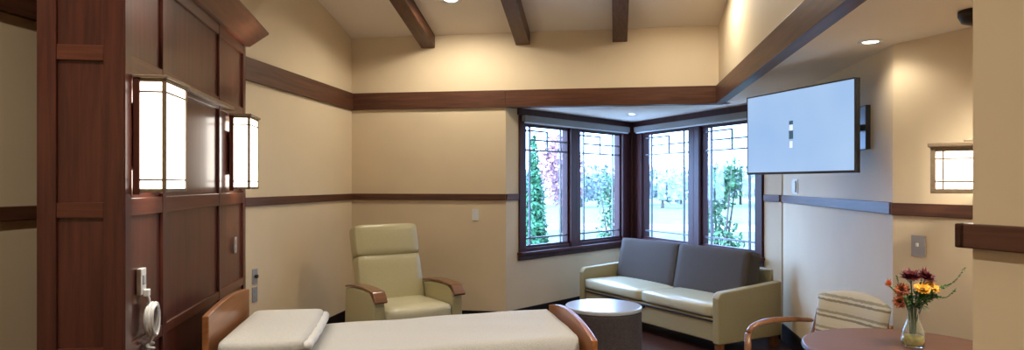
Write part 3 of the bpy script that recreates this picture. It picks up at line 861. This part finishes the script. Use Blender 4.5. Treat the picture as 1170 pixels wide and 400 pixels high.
for sx in (-1, 1):
    m = MB(); m.tube([(sx * 0.27, 0.24, 0.0), (sx * 0.268, 0.205, 0.42), (sx * 0.262, 0.215, 0.56), (sx * 0.258, 0.25, 0.72)], [0.018, 0.022, 0.020, 0.014], 10); m.build('leg', 'oakx', ch, smooth=True)
    m = MB(); m.tube([(sx * 0.285, -0.27, 0.0), (sx * 0.285, -0.265, 0.45), (sx * 0.285, -0.262, 0.60)], [0.017, 0.021, 0.019], 10); m.build('leg', 'oakx', ch, smooth=True)
    pts = [(sx * 0.262, 0.225, 0.648), (sx * 0.278, 0.12, 0.662), (sx * 0.285, 0.0, 0.668), (sx * 0.287, -0.12, 0.664), (sx * 0.287, -0.20, 0.650), (sx * 0.286, -0.245, 0.628), (sx * 0.285, -0.262, 0.595)]
    m = MB(); m.tube(pts, [0.018, 0.020, 0.022, 0.023, 0.023, 0.021, 0.019], 12, flat=0.8); m.build('armrest', 'oakx', ch, smooth=True, sub=1)

# ------------------------------------------------------------------ vase and flowers
VX, VY, VZ = 1.375, 3.345, 0.741
va = thing('flower_vase', 'clear glass vase holding the red and yellow flowers', 'vase', (VX, VY, VZ))
m = MB()
prof_o = [(0.036, 0.0), (0.046, 0.006), (0.050, 0.035), (0.045, 0.075), (0.030, 0.115), (0.024, 0.145), (0.027, 0.175), (0.036, 0.20)]
prof_i = [(r - 0.004, max(z, 0.008)) for r, z in prof_o][::-1]
m.lathe(prof_o + prof_i, 36, cap=False)
m.bm.verts.ensure_lookup_table()
n_ = len(m.bm.verts)
m.bm.faces.new([m.bm.verts[i] for i in range(35, -1, -1)])
m.bm.faces.new([m.bm.verts[n_ - 36 + i] for i in range(36)])
m.build('glass_body', 'vaseglass', va, smooth=True)
m = MB(); m.lathe([(0.030, 0.010), (0.043, 0.014), (0.0445, 0.035), (0.042, 0.052), (0.02, 0.056)], 28); m.build('pebble_fill', 'pebble', va, smooth=True)

def petals(m, c, nrm, n, r0, r1, wd, lift, layers=2):
    nrm = Vector(nrm).normalized(); a = nrm.cross(Vector((0.3, 0.2, 1)) if abs(nrm.z) < 0.9 else Vector((1, 0, 0))).normalized(); b = nrm.cross(a)
    c = Vector(c)
    for ly in range(layers):
        for k in range(n):
            t = 2 * PI * (k + 0.5 * ly) / n + random.uniform(-.08, .08)
            d = a * math.cos(t) + b * math.sin(t); s = nrm.cross(d)
            rr = r1 * (1 - 0.16 * ly) * random.uniform(.92, 1.06); up = lift * (1 + 1.2 * ly)
            P = [c + d * r0, c + d * (rr * .6) + s * wd + nrm * up * .6, c + d * rr + nrm * up * random.uniform(.5, 1.2), c + d * (rr * .6) - s * wd + nrm * up * .6, c + d * (rr * .6) + nrm * (up * .6 + 0.003)]
            v = [m.bm.verts.new(p) for p in P]
            m.bm.faces.new((v[0], v[1], v[4])); m.bm.faces.new((v[1], v[2], v[4])); m.bm.faces.new((v[2], v[3], v[4])); m.bm.faces.new((v[3], v[0], v[4]))
            w_ = [m.bm.verts.new(p - nrm * 0.0015) for p in P[:4]]
            m.bm.faces.new(w_[::-1])

# view-facing axes of the bouquet: right is (cos,sin) of the camera turn
CR = Vector((math.cos(YAW), math.sin(YAW), 0)); CF = Vector((-math.sin(YAW), math.cos(YAW), 0))
def flower(name, label, group, petal, right, fwd, z, r, n=16, nrm=(0, 0, 1), layers=3, lift=0.012):
    top = CR * right + CF * fwd + Vector((0, 0, z))
    bs = CR * right * 0.12 + CF * fwd * 0.12 + Vector((0, 0, 0.06))
    md = CR * right * 0.16 + CF * fwd * 0.16 + Vector((0, 0, 0.17))
    t = thing(name, label, 'flower', (VX, VY, VZ), 0, group)
    m = MB(); petals(m, top, nrm, n, r * 0.1, r, r * 0.17, lift, layers); m.build('bloom', petal, t)
    m = MB(); m.ball(top + Vector(nrm).normalized() * lift * .8, r * 0.26, 2, (1, 1, .6)); m.build('flower_centre', 'pollen', t, smooth=True)
    m = MB()
    q = [bs.lerp(md, k / 4) for k in range(4)] + [md.lerp(top, k / 5) + Vector((0, 0, 0.01 * math.sin(PI * k / 5))) for k in range(6)]
    m.tube(q, 0.003, 6); m.build('stem', 'stemgreen', t, smooth=True)
    m = MB()
    for k in range(5):
        p0 = md.lerp(top, 0.15 + 0.16 * k); ang = random.uniform(0, 2 * PI)
        d = Vector((math.cos(ang), math.sin(ang), 0.45)).normalized(); s = d.cross(Vector((0, 0, 1))).normalized() * 0.011; L = random.uniform(.035, .055)
        v = [m.bm.verts.new(x) for x in (p0, p0 + d * L * .5 + s + Vector((0, 0, .003)), p0 + d * L, p0 + d * L * .5 - s + Vector((0, 0, .003)), p0 + d * L * .5 - Vector((0, 0, .003)))]
        m.bm.faces.new((v[0], v[1], v[4])); m.bm.faces.new((v[1], v[2], v[4])); m.bm.faces.new((v[2], v[3], v[4])); m.bm.faces.new((v[3], v[0], v[4]))
    m.build('leaf_cluster', 'leaf_mid', t)
    return t
CMV = -CF
def toward(up, side=0): return tuple(CMV * 0.6 + CR * side + Vector((0, 0, up)))
G1 = 'flowers in the glass vase'
flower('chrysanthemum', 'dark red flower at the top of the vase, above the golden ones', G1, 'petal_red', 0.050, -0.01, 0.318, 0.050, nrm=toward(1.7, .25))
flower('chrysanthemum', 'dark red flower at the top of the vase, above the rust ones', G1, 'petal_red', -0.012, 0.0, 0.320, 0.050, nrm=toward(1.7, -.2))
flower('gerbera', 'golden yellow flower below the dark red blooms, next to the fern', G1, 'petal_yellow', 0.058, -0.035, 0.274, 0.042, nrm=toward(1.2, .3), layers=2)
flower('gerbera', 'golden yellow flower in the centre just below the dark red blooms', G1, 'petal_yellow', 0.010, -0.05, 0.270, 0.042, nrm=toward(1.2, 0), layers=2)
flower('aster', 'rust-coloured flower drooping over the vase side facing the striped chair, the upper one', G1, 'petal_rust', -0.062, -0.02, 0.265, 0.036, nrm=toward(0.4, -.6))
flower('aster', 'rust-coloured flower drooping over the vase side facing the striped chair, the lower one', G1, 'petal_rust', -0.075, -0.03, 0.215, 0.034, nrm=toward(0.1, -.7))
flower('marigold', 'tiny orange flower on a thin stem sticking out towards the striped chair', G1, 'petal_orange', -0.115, 0.0, 0.288, 0.017, n=9, nrm=toward(0.5, -.3))
def fern(label, right, fwd, z, L):
    t = thing('fern_sprig', label, 'foliage', (VX, VY, VZ), 0, 'green sprigs in the vase')
    a0 = Vector((0, 0, 0.08)); a1 = CR * right * .3 + CF * fwd * .3 + Vector((0, 0, 0.19)); a2 = CR * right + CF * fwd + Vector((0, 0, z))
    q = [a0.lerp(a1, k / 4) for k in range(4)] + [a1.lerp(a2, k / 8) + Vector((0, 0, 0.018 * math.sin(PI * k / 8))) for k in range(9)]
    m = MB(); m.tube(q, 0.0022, 6); m.build('stem', 'stemgreen', t)
    m = MB()
    for k in range(70):
        f = k / 34; p0 = a1.lerp(a2, f) + Vector((0, 0, 0.018 * math.sin(PI * f)))
        d = (a2 - a1).normalized() * .6 + Vector((random.uniform(-.5, .5), random.uniform(-.5, .5), random.uniform(-.7, .7))); d.normalize()
        s = d.cross(Vector((0.2, 0.1, 1))).normalized() * 0.0065; l_ = L * (1.1 - .7 * f) * random.uniform(.6, 1)
        v = [m.bm.verts.new(x) for x in (p0, p0 + d * l_ * .5 + s, p0 + d * l_, p0 + d * l_ * .5 - s, p0 + d * l_ * .5 + Vector((0, 0, .004)))]
        m.bm.faces.new((v[0], v[1], v[4])); m.bm.faces.new((v[1], v[2], v[4])); m.bm.faces.new((v[2], v[3], v[4])); m.bm.faces.new((v[3], v[0], v[4]))
    m.build('leaf_cluster', 'stemgreen', t)
fern('green fern sprig reaching out from the vase beside the golden flower, the longest', 0.128, -0.02, 0.28, 0.05)
fern('green fern sprig dipping out from the vase below the longest sprig', 0.09, -0.04, 0.235, 0.05)
fern('green fern sprig rising steeply behind the golden flowers', 0.045, 0.03, 0.27, 0.06)
fern('green fern sprig rising steeply behind the rust flowers', -0.03, 0.03, 0.26, 0.06)
fern('green fern sprig tucked low in front under the golden flowers', 0.015, -0.06, 0.235, 0.05)
fern('green fern sprig under the drooping rust flowers', -0.05, -0.045, 0.215, 0.05)

# ------------------------------------------------------------------ outdoors
g = MB(); g.box((-60, 9.3, -0.35), (60, 120, -0.25)); g.box((-60, 7.2, -0.35), (-1.6, 9.3, -0.25)); g.box((2.0, 7.2, -0.35), (60, 9.3, -0.25))
struct(g.build('lawn', 'lawn'))
g = MB(); g.prism([(-7, 9.35), (7, 9.35), (7, 14.2), (-7, 14.2)], -0.25, -0.235); g.box((-7, 7.2, -0.25), (-1.6, 9.35, -0.236)); g.box((2.0, 7.2, -0.25), (7, 9.35, -0.236))  # unseen dark ground, added to cut light bouncing onto the bay ceiling
struct(g.build('added_dark_ground', 'dimground'))
g = MB(); g.box((-60, 15.5, -0.249), (60, 17.0, -0.235)); g.box((-60, 25, -0.249), (60, 29, -0.23))
struct(g.build('path', 'road'))

def leafy(m, blobs, n, size):
    """Scatters small bent leaves through ellipsoids (centre, radii)."""
    tot = sum(b[1][0] * b[1][1] * b[1][2] for b in blobs)
    for c, rd in blobs:
        k = int(n * rd[0] * rd[1] * rd[2] / tot) + 1
        for _ in range(k):
            d = Vector((random.gauss(0, 1), random.gauss(0, 1), random.gauss(0, 1))).normalized()
            q = random.random() ** 0.4
            p = Vector((c[0] + d.x * rd[0] * q, c[1] + d.y * rd[1] * q, c[2] + d.z * rd[2] * q))
            a = Vector((random.gauss(0, 1), random.gauss(0, 1), random.gauss(0, 1))).normalized()
            b = a.cross(d if abs(a.dot(d)) < .95 else Vector((0, 0, 1))).normalized()
            s = size * random.uniform(.6, 1.3)
            v = [m.bm.verts.new(x) for x in (p - a * s, p + b * s * .5 + d * s * .1, p + a * s, p - b * s * .5 + d * s * .1)]
            m.bm.faces.new((v[0], v[1], v[2])); m.bm.faces.new((v[0], v[2], v[3]))

def cam_pt(px, depth):
    l = (px - 585) / 760 * depth
    return (l * math.cos(YAW) - depth * math.sin(YAW), l * math.sin(YAW) + depth * math.cos(YAW))

def tree(name, label, x, y, blobs, n, size, leaf, trunk_h, trunk_r, group=None, stems=1):
    t = thing(name, label, 'tree' if 'tree' in name or 'arbor' in name else 'shrub', (x, y, -0.25), 0, group)
    m = MB()
    for k in range(stems):
        a = 2 * PI * k / max(1, stems) + .4; sp = 0 if stems == 1 else 0.16 * trunk_h
        m.tube([(0.03 * math.cos(a) * (stems > 1), 0.03 * math.sin(a) * (stems > 1), 0), (sp * .5 * math.cos(a), sp * .5 * math.sin(a), trunk_h * .5), (sp * math.cos(a), sp * math.sin(a), trunk_h)], [trunk_r, trunk_r * .7, trunk_r * .25], 8)
    m.build('trunk', 'bark', t, smooth=True)
    m = MB(); leafy(m, blobs, n, size); m.build('foliage', leaf, t)
    return t
x, y = cam_pt(610, 11.0)
tree('arborvitae_tree', 'narrow cone-shaped evergreen close outside the first bay window', x, y,
     [((0, 0, 0.45 + 0.2 * k), (0.30 - 0.024 * k + (0.0 if k else -.02), 0.30 - 0.024 * k, 0.22)) for k in range(11)], 5200, 0.045, 'leaf_dark', 2.2, 0.05)
x, y = cam_pt(702, 11.6)
tree('leafy_shrub', 'loose leafy shrub outside by the post between the two window banks', x, y,
     [((0.0, 0, 0.9), (0.32, 0.3, 0.7)), ((-0.1, .1, 1.5), (0.22, 0.25, 0.45)), ((.12, 0, 1.75), (0.2, 0.2, 0.35))], 700, 0.05, 'leaf_mid', 1.8, 0.025, stems=4)
x, y = cam_pt(824, 11.4)
tree('leafy_shrub', 'loose leafy shrub outside the last window nearest the television', x, y,
     [((0.0, 0, 1.75), (0.40, 0.34, 0.42)), ((-0.16, .1, 1.25), (0.26, 0.25, 0.5)), ((.1, 0, 0.7), (0.30, 0.25, 0.45)), ((0.2, 0, 1.95), (.24, .2, .25))], 1300, 0.055, 'leaf_mid', 2.0, 0.028, stems=4)
x, y = cam_pt(641, 24)
tree('maple_tree', 'red autumn tree on the lawn beyond the cone-shaped evergreen', x, y,
     [((0, 0, 2.4), (0.85, .8, 1.0)), ((.1, 0, 1.6), (0.7, .7, .7)), ((-.2, 0, 3.0), (.5, .5, .6))], 1800, 0.12, 'leaf_red', 2.4, 0.08)
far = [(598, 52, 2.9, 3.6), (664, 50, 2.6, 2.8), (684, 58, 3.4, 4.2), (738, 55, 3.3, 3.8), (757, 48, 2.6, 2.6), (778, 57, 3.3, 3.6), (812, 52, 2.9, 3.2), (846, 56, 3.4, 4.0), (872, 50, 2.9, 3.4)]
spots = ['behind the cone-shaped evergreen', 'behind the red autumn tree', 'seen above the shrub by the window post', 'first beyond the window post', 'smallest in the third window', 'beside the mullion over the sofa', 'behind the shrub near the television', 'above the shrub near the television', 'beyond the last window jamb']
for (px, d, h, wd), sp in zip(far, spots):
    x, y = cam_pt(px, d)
    tree('distant_tree', 'far tree tinted with painted haze across the lawn, ' + sp, x, y, [((0, 0, h * .62), (wd * .5, wd * .5, h * .38)), ((wd * .2, 0, h * .45), (wd * .4, wd * .4, h * .3))], 700, 0.28, 'leaf_far', h * .6, 0.12, 'far trees across the lawn')
